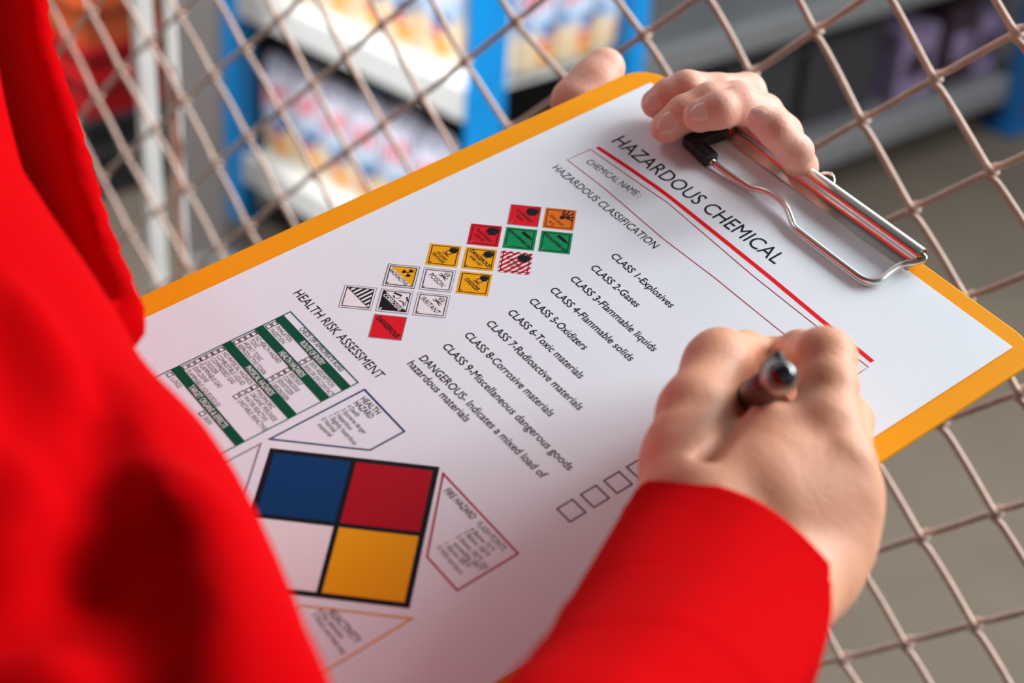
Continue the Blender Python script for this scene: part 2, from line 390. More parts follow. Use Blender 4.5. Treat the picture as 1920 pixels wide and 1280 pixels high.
# ------------------------------------------------------------------ grey rack on the right
OB = on_floor(1866,238); nB = nE.copy(); LB = -((on_plane(1165,150,OB,nB)-OB)@dB)
MBk = Matrix.Identity(4)
for i in range(3): MBk[i][0] = dB[i]; MBk[i][1] = nB[i]; MBk[i][2] = (0,0,1)[i]; MBk[i][3] = (OB[0],OB[1],0)[i]
rackB = empty('storage_rack',M=MBk); tag(rackB,'long grey steel rack with blue post and dark shelves at upper right','shelf')
def zB(px,py): return on_plane(px,py,OB,nB)
zb1 = zB(1700,225)[2]; zb2 = zB(1420,60)[2]
for z,th in ((max(zb1,.05),.075),(zb2,.07)):
    bm = bmesh.new(); box(bm,(-LB/2+.3,.2,z+th/2-.02),(LB+.6,.4,.02)); box(bm,(-LB/2+.3,-.01,z),(LB+.6,.03,th),bev=.012); bmobj('shelf',bm,M_grey_steel,rackB)
for x in (0.02,.57):
    bm = bmesh.new(); box(bm,(x,-.03,.7),(.085,.03,1.4),bev=.004); box(bm,(x,-.03,.01),(.12,.09,.02),bev=.003); bmobj('upright',bm,M_deep_blue,rackB)
bm = bmesh.new(); box(bm,(-LB/2+.3,.4,.7),(LB+.6,.01,1.4)); bmobj('back_panel',bm,M_dark,rackB)
M_maroon = mat('maroon_card',srgb(58,34,44),.6,var=.3,scale=14); M_lilac = mat('lilac_card',srgb(150,130,165),.6,var=.5,scale=30)
def carton(x,w,h,m,label,lm):
    e = empty('carton',M=MBk@Matrix.Translation((x,.12,max(zb1,.05)+.075/2-.01)))
    bm = bmesh.new(); box(bm,(0,0,h/2),(w,.16,h),bev=.004); bmobj('box',bm,m,e)
    bm = bmesh.new(); box(bm,(0,-.081,h*.5),(w*.6,.002,h*.35)); bmobj('printed_label',bm,lm,e)
    tag(e,label,'carton')
carton(-.18,.13,.20,M_maroon,'dark maroon carton on the grey rack beside the right blue post',M_lilac)
carton(-.36,.15,.18,M_lilac,'lilac carton left of the dark maroon carton on the grey rack',M_maroon)
carton(-.05,.10,.16,M_lilac,'small lilac carton squeezed behind the right blue post',M_maroon)
for k,(x,lab) in enumerate(((-1.28,'left'),(-.92,'middle'),(-.62,'right'))):
    e = empty('storage_bin',M=MBk@Matrix.Translation((x,.2,max(zb1,.05)+.027)))
    bm = bmesh.new(); box(bm,(0,0,.1),(.27,.26,.2),bev=.008); bmobj('bin_body',bm,M_dark,e); bm = bmesh.new(); box(bm,(0,0,.205),(.29,.28,.016),bev=.004); bmobj('lid',bm,M_dark,e)
    tag(e,'black storage bin on the lower grey shelf, %s of three'%lab,'bin','black bins')
M_yel = mat('yellow_plastic',srgb(176,168,30),.5)
p = zB(1252,118); zc = max(zb1,.05)+.0275; hc = max(p[2]-zc,.1); bm = bmesh.new(); box(bm,(0,0,hc*.45),(.10,.08,hc*.9),bev=.014); box(bm,(.02,0,hc*.94),(.035,.035,hc*.12),bev=.005); box(bm,(-.025,0,hc*.95),(.05,.016,.02),bev=.004)
o = bmobj('yellow_canister',bm,M_yel); o.location = tuple((p+nB*.035)*[1,1,0]+[0,0,zc]); o.rotation_euler = (0,0,angB); tag(o,'yellow jerrycan on the lower grey shelf behind the holding hand','canister')

# ------------------------------------------------------------------ grey cabinet, crates and drum at far left
cc = on_floor(388,490); e = empty('steel_column',tuple(cc)); e.rotation_euler = (0,0,.15)
bm = bmesh.new(); box(bm,(0,.05,.9),(.082,.09,1.8),bev=.004); bmobj('shaft',bm,mat('column_grey',srgb(126,120,118),.55,var=.1,scale=6),e)
bm = bmesh.new(); box(bm,(0,.05,.005),(.13,.14,.01),bev=.002); bmobj('base_plate',bm,M_grey_steel,e)
tag(e,'grey square steel column between the white posts and the blue-posted rack','column')
def crate(loc,m,label,w=.42,d=.3,h=.24,ang=.2):
    e = empty('plastic_crate',loc); e.rotation_euler = (0,0,ang); bm = bmesh.new()
    box(bm,(0,0,.006),(w,d,.012))
    for s in (-1,1): box(bm,(0,s*d/2,h/2),(w,.008,h)); box(bm,(s*w/2,0,h/2),(.008,d,h))
    bmobj('body',bm,m,e)
    for z in (h*.98,h*.55):
        bm = bmesh.new()
        for s in (-1,1): box(bm,(0,s*(d/2+.008),z),(w+.03,.012,.022),bev=.003); box(bm,(s*(w/2+.008),0,z),(.012,d+.03,.022),bev=.003)
        bmobj('rim',bm,m,e)
    tag(e,label,'crate','plastic crates left of the posts'); return e
c0 = on_floor(195,285)
crate((c0[0],c0[1],0),M_dark,'dark plastic crate at the bottom of the far left stack',h=.18,ang=angA)
crate((c0[0],c0[1],.19),M_crate_r,'red plastic crate in the middle of the far left stack',h=.15,ang=angA+.05)
crate((c0[0]+.02,c0[1],.35),M_crate_o,'orange plastic crate upper in the far left stack',h=.16,ang=angA-.04)
crate((c0[0]+.05,c0[1],.52),M_crate_o,'topmost orange-brown crate of the far left stack',h=.18,ang=angA+.03)
e = empty('oil_drum',tuple(on_floor(20,300)+np.array([-.3,.5,0])))
prof = [(0,0),(.28,0),(.29,.02),(.28,.04),(.28,.28),(.29,.3),(.28,.32),(.28,.56),(.29,.58),(.28,.6),(.28,.84),(.29,.86),(.27,.87),(.26,.85),(0,.85)]
def lathe(prof,n=32):
    V = [];F = []
    for r_,z in prof:
        for k in range(n): a = 2*math.pi*k/n; V.append((r_*math.cos(a),r_*math.sin(a),z))
    for j in range(len(prof)-1):
        for k in range(n): F.append((j*n+k,j*n+(k+1)%n,(j+1)*n+(k+1)%n,(j+1)*n+k))
    return V,F
V,F = lathe(prof); mesh('drum_body',V,F,M_drum,e,True); V,F = lathe([(0,.0),(.03,.0),(.03,.02),(0,.02)],12); b_ = mesh('bung',V,F,M_chrome,e); b_.location = (.15,0,.85)
tag(e,'dark steel drum at the far left edge behind the jacket','drum')

# ------------------------------------------------------------------ clipboard
clip = empty('clipboard',M=MB); tag(clip,'orange plastic clipboard with chrome clip held over the fence side','clipboard')
mm = .001
def rrect(x0,x1,y0,y1,r,n=10):
    out = []
    for cx,cy,a0 in ((x1-r,y1-r,0),(x0+r,y1-r,90),(x0+r,y0+r,180),(x1-r,y0+r,270)):
        for k in range(n+1): a = math.radians(a0+90*k/n); out.append((cx+r*math.cos(a),cy+r*math.sin(a)))
    return out
def inset_loop(x0,x1,y0,y1,r,d): return rrect(x0+d,x1-d,y0+d,y1-d,max(r-d,.5))
bx = (-12.2,219.3,-312,8.6,15)
prof = [(.9,-.3),(.25,-.45),(0,-1.0),(0,-2.0),(.3,-2.5),(1.,-2.7)]
V = [];F = []; n = None
for d,z in prof:
    L = inset_loop(*bx,d); n = len(L); V += [(x,y,z) for x,y in L]
for j in range(len(prof)-1):
    for k in range(n): F.append((j*n+k,(j+1)*n+k,(j+1)*n+(k+1)%n,j*n+(k+1)%n))
F.append(tuple(range(n))); F.append(tuple((len(prof)-1)*n+k for k in range(n))[::-1])
mesh('board',V,F,M_orange,clip,False,mm)
# clip: rolled chrome plate, open ended
sec = [(-1.4,.6),(-.7,.9),(.6,1.5),(1.9,2.5),(2.9,3.7)]+[(6.0+2.95*math.cos(math.radians(178-8.6*k)),5.0+2.95*math.sin(math.radians(178-8.6*k))) for k in range(34)]
def strip(sec,x0,x1,th=.7,nx=2):
    n = len(sec); V = []; F = []; N = []
    for i,(y,z) in enumerate(sec):
        a = np.array(sec[max(i-1,0)]); b = np.array(sec[min(i+1,n-1)]); t = (b-a)/np.linalg.norm(b-a); N.append((-t[1],t[0]))
    for x in (x0,x1):
        for (y,z),nn in zip(sec,N): V.append((x,y,z)); V.append((x,y+nn[0]*th,z+nn[1]*th))
    m_ = 2*n
    for i in range(n-1):
        a,b = 2*i,2*i+2
        F += [(a,b,m_+b,m_+a),(a+1,m_+a+1,m_+b+1,b+1),(a,a+1,b+1,b),(m_+a,m_+b,m_+b+1,m_+a+1)]
    F += [(0,m_,m_+1,1),(2*n-2,2*n-1,m_+2*n-1,m_+2*n-2)]
    return V,F
V,F = strip(sec,52,157,.5); mesh('clip_plate',V,F,M_chrome,clip,True,mm)
o_ = clip.children[-1]; md = o_.modifiers.new('edge','EDGE_SPLIT'); md.split_angle = math.radians(50)
wp = [(62,-18.6,2.4),(70,-18.2,2.0),(80,-17.2,1.9),(83,-16.8,2.0),(86,-15.6,2.6),(91,-14.4,3.4),(98,-14.2,3.6),(104,-15.8,3.0),(110,-18.8,2.0),(113,-19.8,1.9),(117,-20,1.9),(130,-20.2,1.9),(145,-20.3,1.9),(150,-20,1.9),(153.5,-18.4,2.0),(155,-15,2.2),(154.3,-9,2.4),(154.3,-3,2.6),(155.2,0,3.0),(157.4,3.2,3.6),(158.6,5.6,4.6),(157,6.2,5.2),(150,6.2,5.4)]
V,F = tube(catmull(wp,5),1.45,12); mesh('wire_lever',V,F,M_chrome,clip,True,mm)
wl = [(62,-18.6,2.4),(52,-17.6,2.4),(48,-16,2.6),(46.5,-12,3),(47,-5,3),(48.5,1,3.5),(51,5.5,4.8),(60,6.2,5.4)]
V,F = tube(catmull(wl,5),1.45,12); mesh('wire_lever',V,F,M_chrome,clip,True,mm)
bm = bmesh.new()                                  # black rubber corner grip with ribs
def bar(a,b,w,h,z0):
    a = Vector(a);b = Vector(b); d = b-a; ang = math.atan2(d.y,d.x); c = (a+b)/2
    box(bm,(0,0,0),(d.length,w,h),Matrix.Translation((c.x,c.y,z0+h/2))@Matrix.Rotation(ang,4,'Z'),bev=.9)
bar((43.4,-16.6,0),(61,-18.8,0),6.6,5.6,.4); bar((46.2,-18.5,0),(49.,0,0),6.4,5.8,.4)
for k in range(6): bar((52+k*1.4,-21.2,0),(52.1+k*1.4,-16.5,0),.6,.5,5.8)
bmesh.ops.scale(bm,vec=(mm,)*3,verts=bm.verts); bmobj('corner_grip',bm,M_black,clip)
hp = [(91+k*1.5,7.6+8.0*math.sin(math.pi*k/10)**.8,.2+2.6*math.sin(math.pi*k/10)) for k in range(11)]
V = []; F = []
for k,(x,y,z) in enumerate(hp): V += [(x,y,z),(x,y-1.2,z+1.6*math.sin(math.pi*k/10)+.4),(x,y+.6,z),(x,y-.6,z+1.6*math.sin(math.pi*k/10)+.6)]
for k in range(10):
    a = 4*k; b = a+4; F += [(a,b,b+1,a+1),(a+2,a+3,b+3,b+2),(a,a+2,b+2,b),(a+1,b+1,b+3,a+3)]
mesh('hanging_hook',V,F,M_chrome,clip,True,mm)
for x in (75,135):
    V,F = lathe([(0,0),(2.6,0),(2.5,.7),(1.6,1.2),(0,1.3)],16); r_ = mesh('rivet',V,F,M_chrome,clip,True,mm); r_.location = (x*mm,5.5*mm,-.0003)

# ------------------------------------------------------------------ the printed sheet
MP = MB@Matrix.Translation((0,0,.0000)); paper = empty('hazard_form_sheet',M=MP)
tag(paper,'white printed hazardous chemical form clipped to the orange clipboard','paper')
def hz(x,y): return .12
nx,ny = 22,30; V = []; F = []
for z in (.12,-.05):
    for j in range(ny+1):
        for i in range(nx+1): V.append((210*i/nx,-297*j/ny,z))
K_ = (nx+1)*(ny+1)
for j in range(ny):
    for i in range(nx):
        a = j*(nx+1)+i; F.append((a,a+nx+1,a+nx+2,a+1)); F.append((K_+a,K_+a+1,K_+a+nx+2,K_+a+nx+1))
for i in range(nx): F.append((i,i+1,K_+i+1,K_+i)); a = ny*(nx+1)+i; F.append((a,K_+a,K_+a+1,a+1))
for j in range(ny): a = j*(nx+1); F.append((a,K_+a,K_+a+nx+1,a+nx+1)); a += nx; F.append((a,a+nx+1,K_+a+nx+1,K_+a))
mesh('sheet',V,F,M_paper,paper,False,mm)
Z0 = .17
def poly(name,pts,m,parent=None,z=Z0):
    return mesh(name,[(x,y,z) for x,y in pts],[tuple(range(len(pts)))],m,parent or paper,False,mm)
def polys(name,L,m,parent=None,z=Z0):
    V = [];F = []
    for pts in L: o = len(V); V += [(x,y,z) for x,y in pts]; F.append(tuple(range(o,o+len(pts))))
    return mesh(name,V,F,m,parent or paper,False,mm)
def outline(pts,w):      # closed stroked outline as quads, mitred inwards
    n = len(pts); c = np.array(pts,float); area_ = sum(c[i][0]*c[(i+1)%n][1]-c[(i+1)%n][0]*c[i][1] for i in range(n)); s = 1 if area_ > 0 else -1
    inn = []
    for i in range(n):
        p,q,r = c[i-1],c[i],c[(i+1)%n]; a = (q-p)/np.linalg.norm(q-p); b = (r-q)/np.linalg.norm(r-q)
        na = s*np.array([-a[1],a[0]]); nb = s*np.array([-b[1],b[0]]); m_ = na+nb; m_ /= np.linalg.norm(m_); inn.append(q+m_*w/max(m_@na,.3))
    return [[tuple(c[i]),tuple(c[(i+1)%n]),tuple(inn[(i+1)%n]),tuple(inn[i])] for i in range(n)]
def strokes(P_,w):
    P_ = [np.array(p,float) for p in P_]; n = len(P_); L = []
    N = []
    for i in range(n):
        t = P_[min(i+1,n-1)]-P_[max(i-1,0)]; t /= np.linalg.norm(t); N.append(np.array([-t[1],t[0]])*w/2)
    return [[tuple(P_[i]-N[i]),tuple(P_[i+1]-N[i+1]),tuple(P_[i+1]+N[i+1]),tuple(P_[i]+N[i])] for i in range(n-1)]
DG = bpy.context.evaluated_depsgraph_get
TC = bpy.data.curves.new('lettering_source','FONT'); TO = bpy.data.objects.new('lettering_source',TC); COL.objects.link(TO)
def text(s,x0,y0,x1,y1,cap,m,parent=None,bold=0.,slant=0.,z=Z0,name='lettering',fit=True,space=1.):
    """a line of lettering from (x0,y0) to (x1,y1), capitals cap mm high"""
    TC.body = s; TC.size = 1; TC.offset = 0; TC.resolution_u = 3; TC.space_character = space
    bpy.context.view_layer.update(); me = bpy.data.meshes.new_from_object(TO.evaluated_get(DG()))
    n = len(me.vertices); a = np.zeros(n*3); me.vertices.foreach_get('co',a); a = a.reshape(-1,3)
    xmin,xmax = a[:,0].min(),a[:,0].max(); L = math.hypot(x1-x0,y1-y0); sy = cap/.70
    sx = L/(xmax-xmin); u = (a[:,0]-xmin)*sx+slant*a[:,1]*sy; v = a[:,1]*sy; c_,s_ = (x1-x0)/L,(y1-y0)/L
    b = np.c_[x0+u*c_-v*s_,y0+u*s_+v*c_,np.full(n,z)]*mm
    me.vertices.foreach_set('co',b.ravel())
    if bold > 0:                                   # heavier strokes: the outline repeated a hair to each side
        fs = [tuple(p.vertices) for p in me.polygons]; w_ = bold*cap*1.1*mm; V_ = np.concatenate([b+np.array([dx*w_,dy*w_,k*3e-7]) for k,(dx,dy) in enumerate(((-1,0),(1,0),(0,-.8),(0,.8)))])
        me = bpy.data.meshes.new(name); me.from_pydata([tuple(v) for v in V_],[],[tuple(i+k*n for i in f) for k in range(4) for f in fs])
    me.materials.clear(); me.materials.append(m); me.update(); me.name = name
    o = bpy.data.objects.new(name,me); COL.objects.link(o); o.parent = parent or paper; return o
def tpx(s,pa,pb,cap,m,**k):
    a = P(*pa,Z0); b = P(*pb,Z0); return text(s,a[0],a[1],b[0],b[1],cap,m,**k)
text('HAZARDOUS CHEMICAL',22.6,-42.4,122,-40.6,7.5,M_ink,bold=.004)
polys('heading_rule',strokes([(22,-49.6),(40,-48.0),(58,-46.8),(67,-46.6),(95,-46.9),(126,-47.4),(156,-48.4),(183.4,-48.9)],2.0),M_red_ink)
polys('name_box_rule',strokes([(21.5,-53),(44.5,-51.6),(68,-49.8),(95,-51),(122,-52.2),(153,-52.3),(184.5,-52.3),(184.5,-57),(184.5,-65.6),(162,-65.4),(143,-65.4),(113,-65.3),(84,-66.3),(46,-65),(21,-65.6),(21.5,-53)],.42),M_crim)
tpx('CHEMICAL NAME :',(1097,304),(1196,371),3.6,M_ink,bold=-.002)
tpx('HAZARDOUS CLASSIFICATION',(1034,315),(1225,466),3.9,M_ink,bold=.004)
tpx('HEALTH RISK ASSESSMENT',(549,550),(707,711),4.1,M_ink,bold=.006)
for s,a,b in (('CLASS 1-Explosives',(1144,480),(1256,577)),('CLASS 2-Gases',(1106,502),(1192,576)),('CLASS 3-Flammable liquids',(1068,523),(1223.5,659)),
    ('CLASS 4-Flammable solids',(1030,544),(1180,677)),('CLASS 5-Oxidizers',(991,564.7),(1093,656)),('CLASS 6-Toxic materials',(951,586),(1086,710)),
    ('CLASS 7-Radioactive materials',(910.6,606.5),(1084,769)),('CLASS 8-Corrosive materials',(869.6,628.4),(1030,781)),('CLASS 9-Miscellaneous dangerous goods',(828.6,649.5),(1065,882)),
    ('DANGEROUS- Indicates a mixed load of',(785,672),(1015,897)),('hazardous materials',(762.6,682),(872,791))):
    tpx(s,a,b,3.45,M_ink,bold=.018)
for k in range(4):
    y = -188.8+k*10.5; polys('check_box',outline([(167.2,y),(174.9,y),(174.9,y+7.5),(167.2,y+7.5)],.6),M_ink)

# thirteen-odd transport diamonds
g0 = np.array([30.015,-102.78]); pit,sq = 14.509,12.79; s2 = math.sqrt(.5); U = np.array([s2,s2]); Wv = np.array([s2,-s2])
def dia(i,j,lab,face,edge=None,ein=.9,ew=.35,edgem=None,outer=None):
    o = g0+pit*(i*U+j*Wv); C = [o,o+sq*U,o+sq*(U+Wv),o+sq*Wv]; c = C[0]*.5+C[2]*.5
    e = poly('hazard_label',[tuple(p) for p in C][::-1],face,paper,Z0); e['label'] = lab
    if outer: polys('outer_line',outline([tuple(p) for p in C],.25),outer,e,Z0+.03)
    if edgem:
        I_ = [c+(p-c)*(1-2*ein/sq) for p in C]; polys('border_line',outline([tuple(p) for p in I_],ew),edgem,e,Z0+.04)
    return e,c
FL = [(x_*1.1,y_*1.25+.2) for x_,y_ in [(-1,-1.4),(-1.7,-.6),(-1.5,.5),(-1.2,.0),(-1.1,1.2),(-.6,.5),(-.5,1.9),(0,.8),(.3,2.3),(.6,1.0),(1.1,1.8),(1.1,.6),(1.8,1.0),(1.4,0),(1.9,-.4),(1.2,-1.3),(.4,-1.5)]]
def sym(name,pts,c,s,dx,dy,e,m=None,z=.06): poly(name,[(c[0]+dx+x*s,c[1]+dy+y*s) for x,y in pts],m or M_ink,e,Z0+z)
def circ(r,n=16,cx=0,cy=0): return [(cx+r*math.cos(2*math.pi*k/n),cy+r*math.sin(2*math.pi*k/n)) for k in range(n)]
def lt(s,c,y,w,e,cap=1.5,m=None,bold=.012): text(s,c[0]-w/2,c[1]+y,c[0]+w/2,c[1]+y,cap,m or M_ink,e,bold=bold,z=Z0+.06)
def flame(c,e,s=1.35,dy=4.2): sym('flame',FL,c,s,0,dy,e); polys('ground_line',[[(c[0]-1.9,c[1]+dy-s*2.0),(c[0]+1.9,c[1]+dy-s*2.0),(c[0]+1.9,c[1]+dy-s*1.8),(c[0]-1.9,c[1]+dy-s*1.8)]],M_ink,e,Z0+.06)
def oxid(c,e): 
    polys('circle',outline(circ(1.35,16,c[0],c[1]+2.7),.35),M_ink,e,Z0+.06); sym('flame',FL,c,.95,0,5.0,e)
    polys('ground_line',[[(c[0]-1.9,c[1]+.9),(c[0]+1.9,c[1]+.9),(c[0]+1.9,c[1]+1.2),(c[0]-1.9,c[1]+1.2)]],M_ink,e,Z0+.06)
def skull(c,e,dy=4.3):
    polys('skull',outline([(c[0]+x,c[1]+dy+y) for x,y in [(-.6,-1.1),(.6,-1.1),(.7,-.4),(1.3,.1),(1.2,1.),(.6,1.5),(-.6,1.5),(-1.2,1.),(-1.3,.1),(-.7,-.4)]],.22)+[[(c[0]+q+x,c[1]+dy+.35+y) for x,y in ((-.3,-.25),(.3,-.25),(.3,.25),(-.3,.25))] for q in (-.5,.5)],M_ink,e,Z0+.06)
    polys('crossed_bones',strokes([(c[0]-2.2,c[1]+dy-2.2),(c[0]+2.2,c[1]+dy-.9)],.3)+strokes([(c[0]-2.2,c[1]+dy-.9),(c[0]+2.2,c[1]+dy-2.2)],.3),M_ink,e,Z0+.06)
def num(s,c,e,m=None): lt(s,c,-7.4,.9,e,1.3,m)
e,c = dia(0,0,'red flammable gas label',M_lred,outer=M_grey_ink); flame(c,e); lt('FLAMMABLE',c,-.9,9.4,e); lt('GAS',c,-3.2,3.6,e); num('2',c,e,M_grey_ink)
e,c = dia(1,0,'orange explosive label',M_lor,edgem=M_ink)
polys('blast',[[(c[0]+.3*math.cos(a),c[1]+1.6+.3*math.sin(a)),(c[0]+(4.2 if k%2 else 6)*.8*math.cos(a-.07),c[1]+1.6+(4.2 if k%2 else 6)*.8*math.sin(a-.07)),(c[0]+(4.2 if k%2 else 6)*.8*math.cos(a+.09),c[1]+1.6+(4.2 if k%2 else 6)*.8*math.sin(a+.09))] for k,a in enumerate([math.radians(25+13*q) for q in range(10)])]+[circ(1.1,10,c[0],c[1]+1.4)],M_ink,e,Z0+.06)
lt('EXPLOSIVE',c,-2.2,8.2,e,1.4,bold=.0); lt('* *',c,-5.6,2.6,e,2.0)
e,c = dia(-1,1,'red flammable liquid label',M_lred,edgem=M_ink); flame(c,e); lt('FLAMMABLE',c,-.9,9.4,e); lt('LIQUID',c,-3.2,5.4,e); num('3',c,e,M_grey_ink)
for i in (0,1):
    e,c = dia(i,1,'green non-flammable gas label, %s of two'%('left' if i == 0 else 'right'),M_lgr,edgem=M_ink)
    sym('gas_cylinder',[(-2.4,-.7),(-2.6,-.3),(-2.6,.3),(-2.4,.7),(1.9,.7),(2.6,.3),(3.6,.25),(3.6,-.25),(2.6,-.3),(1.9,-.7)],c,1.,0,3.4,e); lt('NON-FLAMMABLE GAS',c,-.8,14,e,1.4,bold=.03); num('2',c,e,M_grey_ink)
e,c = dia(-2,2,'yellow organic peroxide label',M_lye,edgem=M_ink); oxid(c,e); lt('ORGANIC',c,-1.4,6.6,e,1.4); lt('PEROXIDE',c,-3.3,7.4,e,1.4); num('5',c,e)
e,c = dia(-1,2,'yellow dangerous when wet label',M_lye,edgem=M_ink); flame(c,e,1.1,4.6); lt('DANGEROUS',c,-.4,12.2,e,1.9,bold=.03); lt('WHEN WET',c,-2.6,7.6,e,1.4); num('5',c,e)
e,c = dia(0,2,'red and white striped flammable solid label',M_white_ink)
ST = []
h_ = sq*s2
for k in range(-4,5):
    x0,x1 = k*2.0-.52,k*2.0+.52; 
    def yl(x): return h_-abs(x)
    ST.append([(c[0]+x0,c[1]-yl(x0)),(c[0]+x1,c[1]-yl(x1)),(c[0]+x1,c[1]+yl(x1)),(c[0]+x0,c[1]+yl(x0))])
polys('red_stripes',ST,M_lred,e,Z0+.03); C_ = [c+np.array(q)*(h_-1.2) for q in ((0,1),(1,0),(0,-1),(-1,0))]; polys('border_line',outline([tuple(q) for q in C_],.35),M_ink,e,Z0+.05)
flame(c,e); lt('FLAMMABLE',c,-.9,9.6,e,1.5); lt('SOLID',c,-3.2,4.6,e,1.5)
e,c = dia(-3,3,'white and yellow radioactive label',M_white_ink,edgem=M_ink,outer=M_ink,ew=.4); q = h_-1.5
poly('yellow_half',[(c[0]-q,c[1]),(c[0]+q,c[1]),(c[0],c[1]+q)],M_lye,e,Z0+.03)
polys('trefoil',[[(c[0]+r_*math.cos(math.radians(b_)),c[1]+3.1+r_*math.sin(math.radians(b_))) for r_,b_ in ((.7,a-28),(2.3,a-30),(2.5,a),(2.3,a+30),(.7,a+28))] for a in (90,210,330)]+[circ(.45,8,c[0],c[1]+3.1)],M_ink,e,Z0+.06)
lt('RADIOACTIVE',c,-2.1,11,e,1.7,bold=.01); num('7',c,e)
e,c = dia(-2,3,'white poison label',M_white_ink,edgem=M_ink,outer=M_grey_ink); skull(c,e); lt('POISON',c,-1.4,8.6,e,2.3,bold=.0); num('6',c,e)
e,c = dia(-1,3,'yellow oxidizer label',M_lye,edgem=M_ink); oxid(c,e); lt('OXIDIZER',c,-1.8,8.4,e,1.9,bold=.02); num('5',c,e)
e,c = dia(-4,4,'white label with black upper stripes',M_white_ink,edgem=M_ink,outer=M_grey_ink)
q = h_-1.3; polys('black_stripes',[[(c[0]+x,c[1]),(c[0]+x+.95,c[1]),(c[0]+x+.95,c[1]+q-abs(x+.95)),(c[0]+x,c[1]+q-abs(x))] for x in (-6.6,-4.7,-2.8,-.95,.9,2.8,4.7) if q-abs(x) > 0 and q-abs(x+.95) > 0],M_ink,e,Z0+.05)
polys('middle_line',[[(c[0]-q,c[1]-.15),(c[0]+q,c[1]-.15),(c[0]+q,c[1]+.1),(c[0]-q,c[1]+.1)]],M_ink,e,Z0+.05)
e,c = dia(-3,4,'black and white corrosive label',M_white_ink,edgem=M_ink,outer=M_grey_ink); poly('black_half',[(c[0]-q,c[1]+.3),(c[0],c[1]-q),(c[0]+q,c[1]+.3)],M_ink,e,Z0+.04)
polys('test_tube',[[(c[0]-4.2,c[1]+2.9),(c[0]-1,c[1]+4.4),(c[0]-.7,c[1]+3.6),(c[0]-3.9,c[1]+2.1)],[(c[0]+1,c[1]+5.4),(c[0]+3.2,c[1]+4.2),(c[0]+2.9,c[1]+3.7),(c[0]+.8,c[1]+4.8)]],M_ink,e,Z0+.06)
polys('drip',strokes([(c[0]-.9,c[1]+3.6),(c[0]-.4,c[1]+2.6),(c[0]-.7,c[1]+1.2)],.25)+strokes([(c[0]+2.8,c[1]+3.6),(c[0]+3.4,c[1]+2.4),(c[0]+4.6,c[1]+2.)],.25)+strokes([(c[0]+.6,c[1]+1.6),(c[0]+2.4,c[1]+2.3),(c[0]+4.4,c[1]+1.2)],.4)+strokes([(c[0]-3,c[1]+1.5),(c[0]-1.4,c[1]+1.)],.5),M_ink,e,Z0+.06)
lt('CORROSIVE',c,-1.9,11,e,1.9,M_white_ink,.03); num('8',c,e,M_white_ink)
e,c = dia(-2,4,'white irritant label',M_white_ink,edgem=M_ink,outer=M_grey_ink); skull(c,e); lt('IRRITANT',c,-1.6,11,e,2.3,bold=.0); num('6',c,e)
e,c = dia(-3,5,'plain red dangerous label',M_lred,outer=M_grey_ink); lt('DANGEROUS',c,-1.0,13.4,e,2.3,bold=.03)

# green table -------------------------------------------------------------------------------
tab = polys('table_frame',outline([(30,-209.8),(77.3,-209.8),(77.3,-290),(30,-290)],.55),M_teal)
for ya,yb,s,x0,x1 in ((-216.9,-213.2,'ROUTE OF ENTRY',0,0),(-226.8,-223.0,'HEALTH HAZARDS',0,0),(-244.2,-240.2,'PHYSICAL HAZARDS',0,0),(-263.6,-259.8,'TARGET ORGANS & EFFECTS',0,0)): pass
def pc(x,y): # crop pixel of the table close-up -> page
    return P(260+x*.28125,520+y*.28125,Z0)
def ctext(s,a,b,cap,m,**k):
    A = pc(*a);B = pc(*b); return text(s,A[0],A[1],B[0],B[1],cap,m,tab,**k)
for (pa,pb),s,ta,tb in ((((940,265),(1385,740)),'ROUTE OF ENTRY',(1082,432),(1232,578)),(((805,335),(1245,815)),'HEALTH HAZARDS',(940,500),(1096,660)),(((590,440),(1030,930)),'PHYSICAL HAZARDS',(708,605),(886,785)),(((245,605),(680,1105)),'TARGET ORGANS & EFFECTS',(338,728),(575,1000))):
    a = pc(*pa); b = pc(*pb); y = (a[1]+b[1])/2
    polys('green_bar',[[(30.2,y-1.9),(77.1,y-1.9),(77.1,y+1.9),(30.2,y+1.9)]],M_green_ink,tab,Z0+.02)
    A = pc(*ta); B = pc(*tb); text(s,A[0],y-1.3,B[0],y-1.3,2.4,M_white_ink,tab,bold=.012,z=Z0+.05)
ctext('CHECK OFF APPROPRIATE BOXES',(1068,345),(1345,628),2.2,M_ink,bold=.008)
TAB = [((908,307),'INHALATION',(1015,425)),((868,325),'INGESTION',(965,440)),((1130,545),'SKIN ABSORPTION',(1300,725)),((1090,565),'SKIN OR EYE CONTACT',(1290,785)),
((768,375),'NO HEALTH HAZARD',(938,568)),((730,392),'TOXIC',(792,468)),((692,412),'HIGHLY TOXIC',(815,556)),((653,430),'REPRODUCTIVE TOXIN',(838,643)),((992,617),'IRRITANT',(1080,720)),((955,637),'CORROSIVE',(1060,760)),((915,657),'SENSITIZER',(1020,783)),((875,680),'CARCINOGEN',(990,817)),
((552,480),'NO PHYSICAL HAZARDS',(746,712)),((512,498),'COMBUSTIBLE LIQUID',(688,718)),((473,517),'COMPRESSED GAS',(628,708)),((433,537),'OXIDIZER',(518,642)),((395,555),'FLAMMABLE GAS',(538,735)),((355,577),'EXPLOSIVE',(450,698)),((312,597),'FLAMMABLE LIQUID/SOLID',(530,860)),
((772,730),'PYROPHORIC',(890,877)),((735,750),'ORGANIC PEROXIDE',(903,958)),((692,770),'WATER REACTIVE',(840,958)),((652,793),'UNSTABLE (REACTIVE)',(838,1028)),((208,648),'LUNGS',(268,738)),((425,907),'SKIN',(475,978))]
